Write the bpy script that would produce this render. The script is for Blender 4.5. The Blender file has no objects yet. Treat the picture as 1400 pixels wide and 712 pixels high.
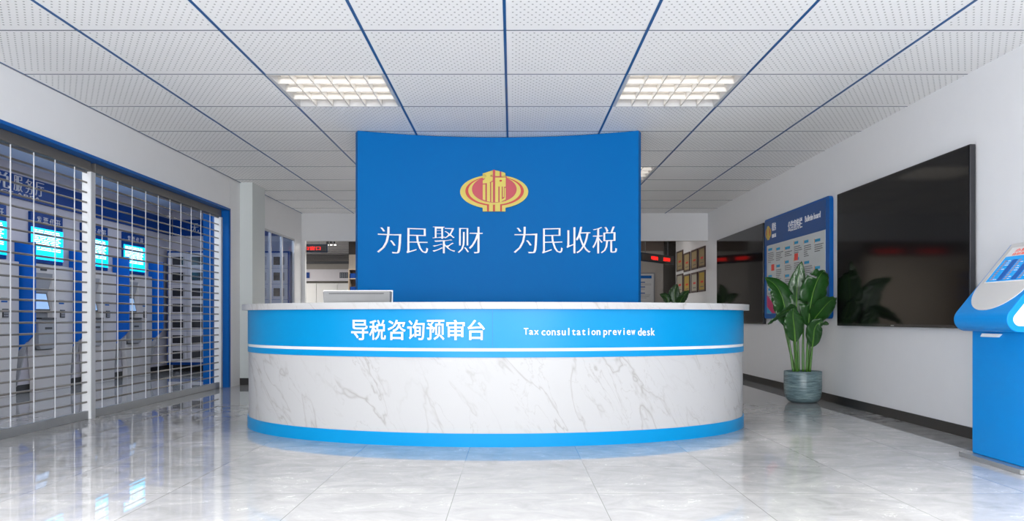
import bpy, bmesh, math, random
from mathutils import Vector, Matrix
R = math.radians
random.seed(7)
sc = bpy.context.scene
COL = sc.collection

# ---------------------------------------------------------------- camera, world, big lights, exposure
F, HX, HY, CZ = 1083.0, 700.0, 435.0, 0.99      # focal length in px, vanishing point, eye height
cam_d = bpy.data.cameras.new('camera'); cam = bpy.data.objects.new('camera', cam_d); COL.objects.link(cam)
cam.location = (0, 0, CZ); cam.rotation_euler = (R(90), 0, 0)
cam_d.sensor_width = 36; cam_d.lens = F/1400*36; cam_d.shift_y = (HY-356)/1400; cam_d.clip_start = .05
sc.camera = cam
sc.view_settings.view_transform = 'Standard'; sc.view_settings.look = 'None'
sc.view_settings.gamma = 1; sc.view_settings.use_curve_mapping = False
sc.view_settings.exposure = 0.33
w = bpy.data.worlds.new('world'); sc.world = w; w.use_nodes = True
w.node_tree.nodes['Background'].inputs[0].default_value = (.92, .95, 1, 1)
w.node_tree.nodes['Background'].inputs[1].default_value = 2.2

def area(name, loc, rot, sx, sy, power, color=(1, 1, 1), spread=180):
    d = bpy.data.lights.new(name, 'AREA'); d.shape = 'RECTANGLE'; d.size = sx; d.size_y = sy
    d.energy = power; d.color = color; d.spread = R(spread)
    o = bpy.data.objects.new(name, d); COL.objects.link(o); o.location = loc; o.rotation_euler = rot
    return o
# daylight through the glazed front behind the camera
area('daylight', (-1.95, -3.3, 1.25), (R(136), 0, 0), 3.2, 2.2, 290, (.985, .99, 1))
area('daylight', (1.95, -3.3, 1.25), (R(136), 0, 0), 3.2, 2.2, 290, (.985, .99, 1))
# warm light standing behind the backdrop
area('behind_backdrop_light', (-.15, 9.35, 1.6), (R(105), 0, 0), 2.2, 1.8, 9, (1, .90, .80))
# unseen lamps added above the frame to brighten the front floor and ceiling
for x_ in (-3.05, -1.55, 1.45, 2.95):
    for y_ in (3.2, .8): area('front_fill_light', (x_, y_, 2.96), (0, 0, 0), .95, .95, 26 if y_ > 2 else 4, (1, .99, .97), 100)

# ---------------------------------------------------------------- helpers
def px(x, y, Y): return ((x-HX)*Y/F, Y, CZ+(HY-y)*Y/F)

class MB:
    def __init__(s): s.v = []; s.f = []
    def add(s, vs, fs):
        n = len(s.v); s.v += [tuple(v) for v in vs]; s.f += [tuple(i+n for i in f) for f in fs]; return s
    def box(s, x0, x1, y0, y1, z0, z1):
        v = [(x, y, z) for x in (x0, x1) for y in (y0, y1) for z in (z0, z1)]
        return s.add(v, [(0, 1, 3, 2), (4, 6, 7, 5), (0, 4, 5, 1), (2, 3, 7, 6), (0, 2, 6, 4), (1, 5, 7, 3)])
    def tube(s, pts, rs, n=8, cap=True):
        pts = [Vector(p) for p in pts]
        if not hasattr(rs, '__len__'): rs = [rs]*len(pts)
        vs = []; fs = []; prev = None
        for i, p in enumerate(pts):
            t = (pts[min(i+1, len(pts)-1)]-pts[max(i-1, 0)]).normalized()
            if prev is None:
                a = Vector((0, 0, 1)) if abs(t.z) < .9 else Vector((1, 0, 0)); u = t.cross(a).normalized()
            else: u = (prev - t*prev.dot(t)).normalized()
            prev = u; b = t.cross(u)
            for k in range(n):
                q = 2*math.pi*k/n; vs.append(p+(u*math.cos(q)+b*math.sin(q))*rs[i])
        for i in range(len(pts)-1):
            for k in range(n):
                fs.append((i*n+k, i*n+(k+1) % n, (i+1)*n+(k+1) % n, (i+1)*n+k))
        if cap: fs.append(tuple(range(n))[::-1]); fs.append(tuple((len(pts)-1)*n+k for k in range(n)))
        return s.add(vs, fs)
    def lathe(s, prof, c=(0, 0, 0), n=40):
        vs = []; fs = []
        for r, z in prof:
            for k in range(n):
                q = 2*math.pi*k/n; vs.append((c[0]+r*math.cos(q), c[1]+r*math.sin(q), c[2]+z))
        for i in range(len(prof)-1):
            for k in range(n): fs.append((i*n+k, i*n+(k+1) % n, (i+1)*n+(k+1) % n, (i+1)*n+k))
        return s.add(vs, fs)
    def prism(s, poly, f0, f1):
        """poly: 2-D outline; f0/f1 map (a,b) to the two end faces"""
        n = len(poly); vs = [f0(*p) for p in poly]+[f1(*p) for p in poly]
        return s.add(vs, [tuple(range(n)), tuple(range(2*n-1, n-1, -1))]+[(i, i+n, (i+1) % n+n, (i+1) % n) for i in range(n)])
    def build(s, name, mat, parent=None, bevel=0, smooth=False, kind=None, loc=None):
        me = bpy.data.meshes.new(name); me.from_pydata(s.v, [], s.f); me.update()
        b = bmesh.new(); b.from_mesh(me); bmesh.ops.recalc_face_normals(b, faces=b.faces); b.to_mesh(me); b.free()
        me.materials.append(mat)
        o = bpy.data.objects.new(name, me); COL.objects.link(o)
        if parent: o.parent = parent
        if loc: o.location = loc
        if kind: o['kind'] = kind
        if smooth:
            for p in me.polygons: p.use_smooth = True
        if bevel:
            m = o.modifiers.new('bevel', 'BEVEL'); m.width = bevel; m.segments = 3; m.limit_method = 'ANGLE'; m.angle_limit = R(40)
        return o

def tag(o, label=None, cat=None, group=None, kind=None):
    if label: o['label'] = label
    if cat: o['category'] = cat
    if group: o['group'] = group
    if kind: o['kind'] = kind
    return o
def thing(name, label, cat, loc=(0, 0, 0), rz=0, group=None):
    o = bpy.data.objects.new(name, None); COL.objects.link(o); o.location = loc; o.rotation_euler.z = rz
    o.empty_display_size = .1
    return tag(o, label, cat, group)
def bx(name, mat, parent, x0, x1, y0, y1, z0, z1, bevel=0, kind=None):
    return MB().box(x0, x1, y0, y1, z0, z1).build(name, mat, parent, bevel, kind=kind)
def copy_tree(o, parent=None):
    c = o.copy(); COL.objects.link(c)
    if parent: c.parent = parent
    for ch in list(o.children): copy_tree(ch, c)
    return c

def srgb(r, g, b):
    f = lambda c: (c/255/12.92) if c/255 <= .04045 else ((c/255+.055)/1.055)**2.4
    return (f(r), f(g), f(b), 1)
class NT:
    def __init__(s, m): s.t = m.node_tree; s.n = s.t.nodes; s.l = s.t.links
    def math(s, op, a, b=None, c=None):
        n = s.n.new('ShaderNodeMath'); n.operation = op
        for i, v in enumerate((a, b, c)):
            if v is None: continue
            if hasattr(v, 'links'): s.l.new(v, n.inputs[i])
            else: n.inputs[i].default_value = v
        return n.outputs[0]
    def new(s, t): return s.n.new(t)
    def link(s, a, b): s.l.new(a, b)
    def pos(s):
        g = s.new('ShaderNodeNewGeometry'); x = s.new('ShaderNodeSeparateXYZ'); s.link(g.outputs['Position'], x.inputs[0])
        return g.outputs['Position'], x.outputs
    def mix(s, fac, a, b):
        n = s.new('ShaderNodeMix'); n.data_type = 'RGBA'
        for k, v in ((0, fac), (6, a), (7, b)):
            if hasattr(v, 'links'): s.link(v, n.inputs[k])
            else: n.inputs[k].default_value = v
        return n.outputs[2]
    def noise(s, vec, scale, detail=4, dist=0, rough=.55):
        n = s.new('ShaderNodeTexNoise'); n.inputs['Scale'].default_value = scale; n.inputs['Detail'].default_value = detail
        n.inputs['Distortion'].default_value = dist; n.inputs['Roughness'].default_value = rough
        if vec is not None: s.link(vec, n.inputs['Vector'])
        return n.outputs['Fac']
    def ramp(s, fac, stops):
        n = s.new('ShaderNodeValToRGB'); s.link(fac, n.inputs[0]); e = n.color_ramp.elements
        while len(e) < len(stops): e.new(.5)
        for i, (p, c) in enumerate(stops): e[i].position = p; e[i].color = c if hasattr(c, '__len__') else (c, c, c, 1)
        return n.outputs[0]
MATS = {}
def mat(name, col, rough=.5, metal=0, emit=0, coat=0, spec=.5, vary=.04, scale=8, bump=0):
    if name in MATS: return MATS[name]
    m = bpy.data.materials.new(name); m.use_nodes = True; N = NT(m); p = m.node_tree.nodes['Principled BSDF']
    col = tuple(col) if len(col) == 4 else (*col, 1)
    p.inputs['Roughness'].default_value = rough; p.inputs['Metallic'].default_value = metal
    p.inputs['Coat Weight'].default_value = coat; p.inputs['Specular IOR Level'].default_value = spec
    if vary:
        g = N.new('ShaderNodeNewGeometry'); f = N.noise(g.outputs['Position'], scale)
        c = N.mix(f, tuple(x*(1-vary) for x in col[:3])+(1,), tuple(min(1, x*(1+vary)) for x in col[:3])+(1,))
        N.link(c, p.inputs['Base Color'])
        if bump:
            b = N.new('ShaderNodeBump'); b.inputs['Strength'].default_value = bump; b.inputs['Distance'].default_value = .002
            N.link(N.noise(g.outputs['Position'], scale*12), b.inputs['Height']); N.link(b.outputs[0], p.inputs['Normal'])
    else: p.inputs['Base Color'].default_value = col
    if emit:
        p.inputs['Emission Color'].default_value = col; p.inputs['Emission Strength'].default_value = emit
    MATS[name] = m; return m

# ---- materials
WALL = mat('wall_paint', (.80, .805, .82), .65, bump=.1, vary=.015, spec=.3)
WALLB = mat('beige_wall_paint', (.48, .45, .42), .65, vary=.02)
BLUE = mat('panel_blue', (.0005, .135, .42), .5, vary=.01, spec=.08)
BLUEC = mat('counter_blue', (.001, .27, .60), .3, vary=.01, spec=.2)
BLUEK = mat('kiosk_blue', (.001, .24, .66), .28, spec=.25, vary=.01)
BLUEF = mat('frame_blue', (.001, .105, .40), .35, vary=.02, spec=.2)
BLUED = mat('deep_blue', (.001, .045, .24), .4, vary=.02, spec=.25)
BLACK = mat('black_baseboard', (.012, .012, .013), .4)
WHITE = mat('white_lacquer', (.82, .82, .82), .35, vary=.01)
LETTER = mat('white_acrylic_letter', (.86, .86, .88), .3, vary=0)
GREYL = mat('light_grey_metal', (.50, .51, .54), .45, vary=.02)
GREYM = mat('mid_grey_metal', (.22, .22, .24), .45, vary=.02)
GREYD = mat('dark_grey_plastic', (.05, .05, .055), .4)
ALU = mat('brushed_aluminium', (.50, .50, .50), .35, metal=.9, vary=.05, scale=30)
SLAT = mat('shutter_rod_steel', (.24, .22, .20), .38, metal=.8, vary=.05)
LINK = mat('shutter_link_white', (.88, .89, .92), .35, vary=0)
POST = mat('powder_white_metal', (.80, .81, .82), .35, vary=.01)
SCREEN = mat('black_screen_glass', (.006, .006, .0065), .08, vary=.03, spec=.22)
DARKW = mat('dark_brown_panel', (.035, .026, .02), .5)
YEL = mat('emblem_yellow', srgb(208, 190, 80), .4, vary=.01)
RED = mat('emblem_red', srgb(188, 42, 28), .4, vary=.01)
PINK = mat('emblem_rose', srgb(186, 58, 72), .4, vary=.01)
REDLED = mat('red_led', (1, .02, .015), .5, emit=1.1, vary=0)
NAVY = mat('navy_casing', (.006, .02, .05), .35)

def m_ceiling():
    m = bpy.data.materials.new('perforated_ceiling_tile'); m.use_nodes = True; N = NT(m); p = N.n['Principled BSDF']
    pos, s = N.pos()
    def local(c, off): return N.math('FRACT', N.math('SUBTRACT', c, off))
    lx = local(s[0], -.05-10); ly = local(s[1], .566)
    row = N.math('DIVIDE', N.math('SUBTRACT', ly, .055), .0444)
    ri = N.math('ROUND', row)
    sh = N.math('MULTIPLY', N.math('MODULO', N.math('ADD', ri, 20), 2), .5)
    cx = N.math('SUBTRACT', N.math('DIVIDE', N.math('SUBTRACT', lx, .055), .0513), sh)
    dx = N.math('MULTIPLY', N.math('SUBTRACT', cx, N.math('ROUND', cx)), .0513)
    dy = N.math('MULTIPLY', N.math('SUBTRACT', row, ri), .0444)
    d = N.math('SQRT', N.math('ADD', N.math('MULTIPLY', dx, dx), N.math('MULTIPLY', dy, dy)))
    hole = N.math('LESS_THAN', d, .0068)
    inx = N.math('MULTIPLY', N.math('GREATER_THAN', lx, .04), N.math('LESS_THAN', lx, .965))
    iny = N.math('MULTIPLY', N.math('GREATER_THAN', ly, .04), N.math('LESS_THAN', ly, .93))
    hole = N.math('MULTIPLY', hole, N.math('MULTIPLY', inx, iny))
    N.link(N.mix(hole, (.90, .90, .90, 1), (.26, .26, .26, 1)), p.inputs['Base Color'])
    p.inputs['Roughness'].default_value = .7; return m
CEIL = m_ceiling()
def m_floor():
    m = bpy.data.materials.new('polished_grey_marble_floor'); m.use_nodes = True; N = NT(m); p = N.n['Principled BSDF']
    pos, s = N.pos()
    T = .81
    fx = N.math('FRACT', N.math('DIVIDE', N.math('ADD', s[0], .324+81), T))
    fy = N.math('FRACT', N.math('DIVIDE', N.math('ADD', s[1], -4.477+81), T))
    tx = N.math('FLOOR', N.math('DIVIDE', N.math('ADD', s[0], .324+81), T))
    ty = N.math('FLOOR', N.math('DIVIDE', N.math('ADD', s[1], -4.477+81), T))
    g = .0022
    jx = N.math('LESS_THAN', N.math('ABSOLUTE', N.math('SUBTRACT', N.math('FRACT', N.math('ADD', fx, .5)), .5)), g)
    jy = N.math('LESS_THAN', N.math('ABSOLUTE', N.math('SUBTRACT', N.math('FRACT', N.math('ADD', fy, .5)), .5)), g)
    joint = N.math('MAXIMUM', jx, jy)
    # each tile gets its own piece of stone
    c = N.new('ShaderNodeCombineXYZ')
    N.link(N.math('ADD', N.math('MULTIPLY', s[0], 1.0), N.math('MULTIPLY', tx, 3.7)), c.inputs[0])
    N.link(N.math('MULTIPLY', s[1], 1.35), c.inputs[1]); N.link(N.math('MULTIPLY', ty, 5.3), c.inputs[2])
    n1 = N.noise(c.outputs[0], 3.4, 9, .8, .68); n2 = N.noise(c.outputs[0], 3.2, 5, 1.6, .55); n3 = N.noise(c.outputs[0], 16, 6, .6, .7)
    base = N.ramp(n1, [(.3, srgb(154, 154, 155)), (.5, srgb(171, 171, 172)), (.7, srgb(186, 185, 184))])
    vein = N.math('LESS_THAN', N.math('ABSOLUTE', N.math('SUBTRACT', n2, .5)), .0022)
    vein = N.math('MULTIPLY', vein, N.math('GREATER_THAN', n1, .54))
    base = N.mix(N.math('MULTIPLY', vein, .75), base, (.9, .9, .89, 1))
    base = N.mix(N.math('MULTIPLY', N.math('GREATER_THAN', n3, .62), .05), base, (.3, .3, .3, 1))
    base = N.mix(N.math('MULTIPLY', joint, .75), base, (.10, .10, .10, 1))
    N.link(base, p.inputs['Base Color'])
    p.inputs['Roughness'].default_value = .018; p.inputs['IOR'].default_value = 1.5
    return m
FLOOR = m_floor()
def m_marble(name='white_marble', scale=1.0):
    m = bpy.data.materials.new(name); m.use_nodes = True; N = NT(m); p = N.n['Principled BSDF']
    pos, s = N.pos()
    cb = N.new('ShaderNodeCombineXYZ')
    ac = N.math('ADD', N.math('MULTIPLY', s[0], .86), N.math('MULTIPLY', s[2], .51)); al = N.math('SUBTRACT', N.math('MULTIPLY', s[0], .51), N.math('MULTIPLY', s[2], .86))
    N.link(N.math('MULTIPLY', ac, 2.3*scale), cb.inputs[0]); N.link(N.math('MULTIPLY', s[1], .5*scale), cb.inputs[1]); N.link(N.math('MULTIPLY', al, .7*scale), cb.inputs[2])
    mp = cb
    a = N.noise(mp.outputs[0], 1.3, 4, .5, .55); b = N.noise(mp.outputs[0], 2.6, 5, .7, .55); c = N.noise(mp.outputs[0], 1.4, 2)
    v1 = N.ramp(N.math('ABSOLUTE', N.math('SUBTRACT', a, .5)), [(0, 1), (.006, .45), (.022, .0)])
    v2 = N.ramp(N.math('ABSOLUTE', N.math('SUBTRACT', b, .47)), [(0, .7), (.004, .2), (.012, .0)])
    v = N.math('MULTIPLY', N.math('MAXIMUM', v1, v2), N.ramp(c, [(.40, .15), (.58, 1)]))
    N.link(N.mix(N.math('MULTIPLY', v, .75), (.52, .52, .525, 1), (.32, .30, .285, 1)), p.inputs['Base Color'])
    p.inputs['Roughness'].default_value = .3; p.inputs['Specular IOR Level'].default_value = .25
    return m
MARBLE = m_marble()

# ---- text: flat glyph outlines, thinned or fattened differently across and along, laid on any surface by a map
def glyph(s, wx=0, wy=0, res=3):
    cu = bpy.data.curves.new('g', 'FONT'); cu.body = s; cu.size = 1; cu.resolution_u = res
    o = bpy.data.objects.new('g', cu); COL.objects.link(o)
    dg = bpy.context.evaluated_depsgraph_get(); me = bpy.data.meshes.new_from_object(o.evaluated_get(dg))
    bpy.data.objects.remove(o); bpy.data.curves.remove(cu)
    b = bmesh.new(); b.from_mesh(me); bpy.data.meshes.remove(me)
    bmesh.ops.remove_doubles(b, verts=b.verts, dist=1e-5)
    if wx or wy:
        mv = {}
        for v in b.verts:
            n = Vector((0, 0, 0)); k = 0
            for e in v.link_edges:
                if len(e.link_faces) != 1: continue
                a, c = e.verts; t = (c.co-a.co).normalized(); nn = Vector((t.y, -t.x, 0))
                if nn.dot(e.link_faces[0].calc_center_median()-a.co) > 0: nn = -nn
                n += nn; k += 1
            if k:
                n /= max(k, 1); l = max(n.length_squared, .45); mv[v] = Vector((n.x*wx, n.y*wy, 0))/l
        for v, d in mv.items(): v.co += d
    return b
def text_mesh(name, s, box, mapf, mt, parent=None, depth=.01, wx=0, wy=0, res=3, mono=0):
    """box=(a0,a1,b0,b1) rectangle the ink fills; mapf(a,b,d) -> world, d = height off the surface"""
    if mono:
        b = bmesh.new()
        for i, ch in enumerate(s):
            g = glyph(ch, wx, wy, res); xs = [v.co.x for v in g.verts]; mx = (min(xs)+max(xs))/2; gw = max(xs)-min(xs)
            f = min(1, mono*.86/gw)
            for v in g.verts: v.co.x = (v.co.x-mx)*f+i*mono
            me = bpy.data.meshes.new('t'); g.to_mesh(me); g.free(); b.from_mesh(me); bpy.data.meshes.remove(me)
    else: b = glyph(s, wx, wy, res)
    if not len(b.verts): b.free(); return None
    xs = [v.co.x for v in b.verts]; ys = [v.co.y for v in b.verts]
    x0, x1, y0, y1 = min(xs), max(xs), min(ys), max(ys)
    r = bmesh.ops.extrude_face_region(b, geom=b.faces[:])
    for v in r['geom']:
        if isinstance(v, bmesh.types.BMVert): v.co.z = 1
    for v in b.verts:
        a = box[0]+(v.co.x-x0)/(x1-x0)*(box[1]-box[0]); c = box[2]+(v.co.y-y0)/(y1-y0)*(box[3]-box[2])
        v.co = Vector(mapf(a, c, v.co.z*depth))
    bmesh.ops.recalc_face_normals(b, faces=b.faces)
    me = bpy.data.meshes.new(name); b.to_mesh(me); b.free(); me.materials.append(mt)
    o = bpy.data.objects.new(name, me); COL.objects.link(o)
    if parent: o.parent = parent
    return o

# ================================================================ the setting
H = 3.014; XR = 3.776; XL = -4.055; YB = 15.27; YN = -3.5; XD = -6.45; YS = 15.0
def struct(name, m, *boxes, bevel=0):
    b = MB()
    for q in boxes: b.box(*q)
    return b.build(name, m, bevel=bevel, kind='structure')
struct('floor', FLOOR, (-9, 9, YN, 30, -.1, 0))
# fixtures sit in openings of the ceiling, so it is laid as strips of whole tiles
FIX = [(i, j) for j in (2, 6) for i in (-2, 1)]     # tile columns from x=-.05, rows from y=.566
cb = MB(); gx = -.05; gy = 4.566
fixset = {(i, j) for i, j in FIX}
for j in range(-9, 12):
    y0 = gy+j; y1 = min(y0+1, YB)
    y0 = max(y0, YN)
    if y1 <= y0: continue
    runs = []; xs = [(-5, XL-.0)]+[(i, None) for i in range(-4, 4)]
    start = XL
    for i in range(-5, 5):
        a, c = max(gx+i, XL), min(gx+i+1, XR)
        if c <= a: continue
        if (i, j) in fixset:
            if a > start: cb.box(start, a, y0, y1, H, H+.02)
            start = c
    cb.box(start, XR, y0, y1, H, H+.02)
ceil = cb.build('ceiling', CEIL, kind='structure')
LINE = mat('tee_blue', (.002, .085, .27), .35, vary=.0)
lb = MB()
for i in range(-4, 4): lb.box(gx+i-.010, gx+i+.010, YN, YB, H-.004, H+.001)
lb.build('ceiling_runner', LINE, ceil)
lb = MB()
for j in range(-8, 11): lb.box(XL, XR, gy+j-.005, gy+j+.005, H-.003, H+.001)
lb.build('ceiling_cross_tee', mat('tee_grey', (.10, .12, .16), .4, vary=0), ceil)
struct('trim_1', GREYM, (XL, XL+.012, 4.2, 11.81, H-.006, H))     # thin grey bead where left wall meets ceiling

struct('wall_right', WALL, (XR, XR+.12, YN, 18.26, 0, H+.3))
struct('baseboard_right', BLACK, (XR-.014, XR, YN, 18.2, 0, .094))
# left wall: near piece, lintel over the shutters, far pier, window piece
OY0, OY1, OZ = 4.40, 11.36, 2.534
XI = -4.26
struct('wall_left', WALL, (XI, XL, YN, OY0, 0, H+.3), (XI, XL, OY0, OY1, OZ+.012, H+.3), (XI, XL, OY1+.012, 12.45, 0, H+.3),
       (XL-.04, XL, 12.45, YB, 2.47, H+.3), (XL-.04, XL, 14.80, YB, 0, 2.47))
struct('trim_2', BLUEF, (XI-.01, XL+.008, OY0-.012, OY1, OZ, OZ+.012), (XI-.01, XL+.008, OY1, OY1+.012, 0, OZ+.012), (XI-.01, XL+.008, OY0-.012, OY0, 0, OZ+.012),
       (XL, XL+.010, OY0-.012, OY1+.012, OZ+.0, OZ+.03), (XL, XL+.010, OY1+.0, OY1+.03, 0, OZ+.03))
struct('wall_pillar', mat('pillar_paint', (.62, .66, .66), .6, vary=.01), (XL, -3.87, 11.81, 12.40, 0, H+.01))
struct('baseboard_pillar', BLACK, (XL, -3.858, 11.798, 12.40, 0, .10))
struct('wall_header', WALL, (XL, XR, YB, YB+.10, 2.485, H+.3), (XL, -3.99, YB, YB+.10, 0, 2.485))
# glazed partition in the left wall behind the pillar
w1 = struct('window_1', ALU, (XL-.045, XL-.005, 12.45, 14.80, 2.44, 2.47), (XL-.045, XL-.005, 12.45, 14.80, 0, .06),
            (XL-.045, XL-.005, 13.33, 13.37, .06, 2.44), (XL-.045, XL-.005, 14.00, 14.04, .06, 2.44), (XL-.045, XL-.005, 14.76, 14.80, .06, 2.44))
def m_glass():
    m = bpy.data.materials.new('clear_glass'); m.use_nodes = True; n = m.node_tree.nodes; l = m.node_tree.links; n.clear()
    o = n.new('ShaderNodeOutputMaterial'); mx = n.new('ShaderNodeMixShader'); t = n.new('ShaderNodeBsdfTransparent'); g = n.new('ShaderNodeBsdfGlossy')
    t.inputs[0].default_value = (.82, .86, .92, 1); g.inputs['Roughness'].default_value = .02
    mx.inputs[0].default_value = .07
    l.new(t.outputs[0], mx.inputs[1]); l.new(g.outputs[0], mx.inputs[2]); l.new(mx.outputs[0], o.inputs[0]); return m
GLASS = m_glass()
bx('window_pane', GLASS, w1, XL-.030, XL-.022, 12.45, 14.79, .05, 2.45)

# room behind the shutters
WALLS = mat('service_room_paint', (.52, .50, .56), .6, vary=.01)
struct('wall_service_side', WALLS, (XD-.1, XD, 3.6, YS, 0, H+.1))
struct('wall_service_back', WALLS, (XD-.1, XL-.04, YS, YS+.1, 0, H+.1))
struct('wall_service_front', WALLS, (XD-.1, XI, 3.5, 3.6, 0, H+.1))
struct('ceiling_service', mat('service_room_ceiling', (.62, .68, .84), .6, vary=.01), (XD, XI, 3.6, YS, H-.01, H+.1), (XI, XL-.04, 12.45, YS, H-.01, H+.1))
struct('baseboard_service_side', BLACK, (XD, XD+.012, 3.6, YS, 0, .115))
struct('baseboard_service_back', BLACK, (XD, XL-.05, YS-.012, YS, 0, .115))
struct('trim_3', BLUEF, (-4.66, -4.52, 11.95, 12.10, 0, H-.01))            # blue pier just behind the gate

# hall beyond the header
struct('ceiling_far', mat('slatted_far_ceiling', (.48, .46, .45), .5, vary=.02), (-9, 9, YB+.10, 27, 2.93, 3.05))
fs = MB()
for k in range(26): fs.box(-9, -2.2, 15.7+k*.42, 15.75+k*.42, 2.915, 2.93)
fs.build('trim_4', GREYM, kind='structure')
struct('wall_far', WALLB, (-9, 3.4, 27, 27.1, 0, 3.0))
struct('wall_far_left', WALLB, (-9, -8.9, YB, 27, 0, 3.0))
struct('wall_far_divider', mat('far_divider_paint', (.40, .35, .29), .6), (-4.12, -1.5, 20.0, 20.15, 0, 2.60))
struct('trim_5', DARKW, (-4.12, -1.5, 19.98, 20.15, 2.60, 2.93))
struct('wall_far_right', mat('far_right_paint', (.40, .37, .34), .6), (1.8, 3.63, 19.0, 19.1, 0, 2.6), (3.63, 6.0, 20.6, 20.7, 0, 2.95), (3.55, 3.63, 19.1, 20.6, 0, 2.95))
struct('trim_6', mat('far_beam_brown', (.16, .12, .10), .6), (1.8, 3.63, 18.9, 19.1, 2.60, 2.95))
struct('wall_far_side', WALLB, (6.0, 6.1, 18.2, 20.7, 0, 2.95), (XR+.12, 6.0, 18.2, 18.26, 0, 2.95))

# ================================================================ reception counter
CXC, CYC, CA, CB_ = -.15, 7.585, 2.33, 1.50
def ell(off, th): return (CXC+(CA+off)*math.cos(th), CYC-(CB_+off)*math.sin(th))
def ring(mb, o0, o1, z0, z1, n=96, t0=-12, t1=192):
    vs = []; fs = []
    for i in range(n+1):
        th = R(t0+(t1-t0)*i/n); a = ell(o0, th); b = ell(o1, th)
        vs += [(*a, z0), (*b, z0), (*b, z1), (*a, z1)]
    for i in range(n):
        for k in range(4): fs.append((i*4+k, i*4+(k+1) % 4, (i+1)*4+(k+1) % 4, (i+1)*4+k))
    fs += [(3, 2, 1, 0), tuple(n*4+k for k in range(4))]
    return mb.add(vs, fs)
def shade_auto(o, ang=35):
    for p in o.data.polygons: p.use_smooth = True
    b = bmesh.new(); b.from_mesh(o.data)
    for e in b.edges:
        if len(e.link_faces) != 2 or e.calc_face_angle(3.2) > R(ang): e.smooth = False
    b.to_mesh(o.data); b.free(); return o
ctr = thing('reception_counter', 'long curved reception counter with white marble front and bright blue bands', 'reception counter', (0, 0, 0))
def cring(name, m, *a, bevel=0, **k):
    o = ring(MB(), *a, **k).build(name, m, ctr); shade_auto(o); return o
cring('base_band', BLUEC, -.08, 0, 0, .103)
cring('marble_front', MARBLE, -.08, -.010, .103, .688)
cring('lower_stripe', BLUEC, -.08, -.002, .688, .736)
cring('white_stripe', WHITE, -.08, -.006, .736, .760)
cring('upper_band', BLUEC, -.08, -.002, .760, 1.062)
cring('countertop', MARBLE, -.34, .048, 1.062, 1.115)
cring('worktop', WHITE, -.80, -.08, .72, .76)
sm = MB()
x = -.15; sm.box(x-.0015, x+.0015, CYC-CB_-.0008, CYC-CB_+.01, .76, 1.062)
sm.build('panel_seam', mat('seam_blue', (.005, .2, .5), .5, vary=0), ctr)
def cy(X, off=-.002): u = (X-CXC)/(CA+off); return CYC-(CB_+off)*math.sqrt(max(0, 1-u*u))
def solve_x(p, yf):
    X = 0
    for _ in range(40): X = (p-HX)*yf(X)/F
    return X
def cmap(a, b, d): return (a, cy(a)-d, b)
def put_px(name, s, x0, x1, y0, y1, yf, mapf, m, parent, **k):
    a0, a1 = solve_x(x0, yf), solve_x(x1, yf); Y = yf((a0+a1)/2)
    return text_mesh(name, s, (a0, a1, CZ+(HY-y1)*Y/F, CZ+(HY-y0)*Y/F), mapf, m, parent, **k)
# ink extents of each character in the photograph
zx = lambda v: 470+v/3.18
for ch, a, b in zip('导税咨询预审台', (34, 112, 192, 277, 361, 447, 539), (107, 184, 270, 352, 438, 526, 614)):
    put_px('letter', ch, zx(a), zx(b), 437, 464.6, cy, cmap, LETTER, ctr, depth=.015, wx=.012, wy=.010)
tx = [('Tax', 716.2, 736.4, 447.6, 456.8), ('consultation', 740.4, 820.8, 447.6, 457.6), ('preview', 824.8, 868.3, 447.8, 460.4), ('desk', 872, 895, 447.6, 458)]
for s_, a, b, c, d in tx: put_px('english_lettering', s_, a, b, c+0.6, d+.6, cy, cmap, LETTER, ctr, depth=.010, wx=.014, wy=.010, mono=.52)

# ================================================================ concave blue feature wall
PX0, PR, PCY = -.149, 3.72, 8.84-3.72
def py_(X, d=0): u = (X-PX0); return PCY+math.sqrt((PR-d)**2-u*u)
pn = thing('backdrop_panel', 'tall concave royal blue backdrop with tax emblem and white slogan behind the counter', 'backdrop', (0, 0, 0))
vs = []; fs = []; n = 48
th0 = math.asin(1.51/PR)
for i in range(n+1):
    t = -th0+2*th0*i/n
    for rr, z in ((PR, 0), (PR+.10, 0), (PR+.10, H-.006), (PR, H-.006)):
        vs.append((PX0+rr*math.sin(t), PCY+rr*math.cos(t), z))
for i in range(n):
    for k in range(4): fs.append((i*4+k, i*4+(k+1) % 4, (i+1)*4+(k+1) % 4, (i+1)*4+k))
fs += [(3, 2, 1, 0), tuple(n*4+k for k in range(4))]
po = MB().add(vs, fs).build('panel', BLUE, pn); shade_auto(po)
def pmap(a, b, d): return (a, py_(a, d), b)
zx = lambda v: 500+v/3.889
for ch, a, b in zip('为民聚财为民收税', (62, 217, 355, 490, 787, 937, 1067, 1205), (190, 332, 477, 622, 912, 1047, 1195, 1335)):
    t_ = 310.2 if ch != '民' else 312.3
    put_px('letter', ch, zx(a), zx(b), t_, 346.2, py_, pmap, LETTER, pn, depth=.02, wx=-.002, wy=-.021)

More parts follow.
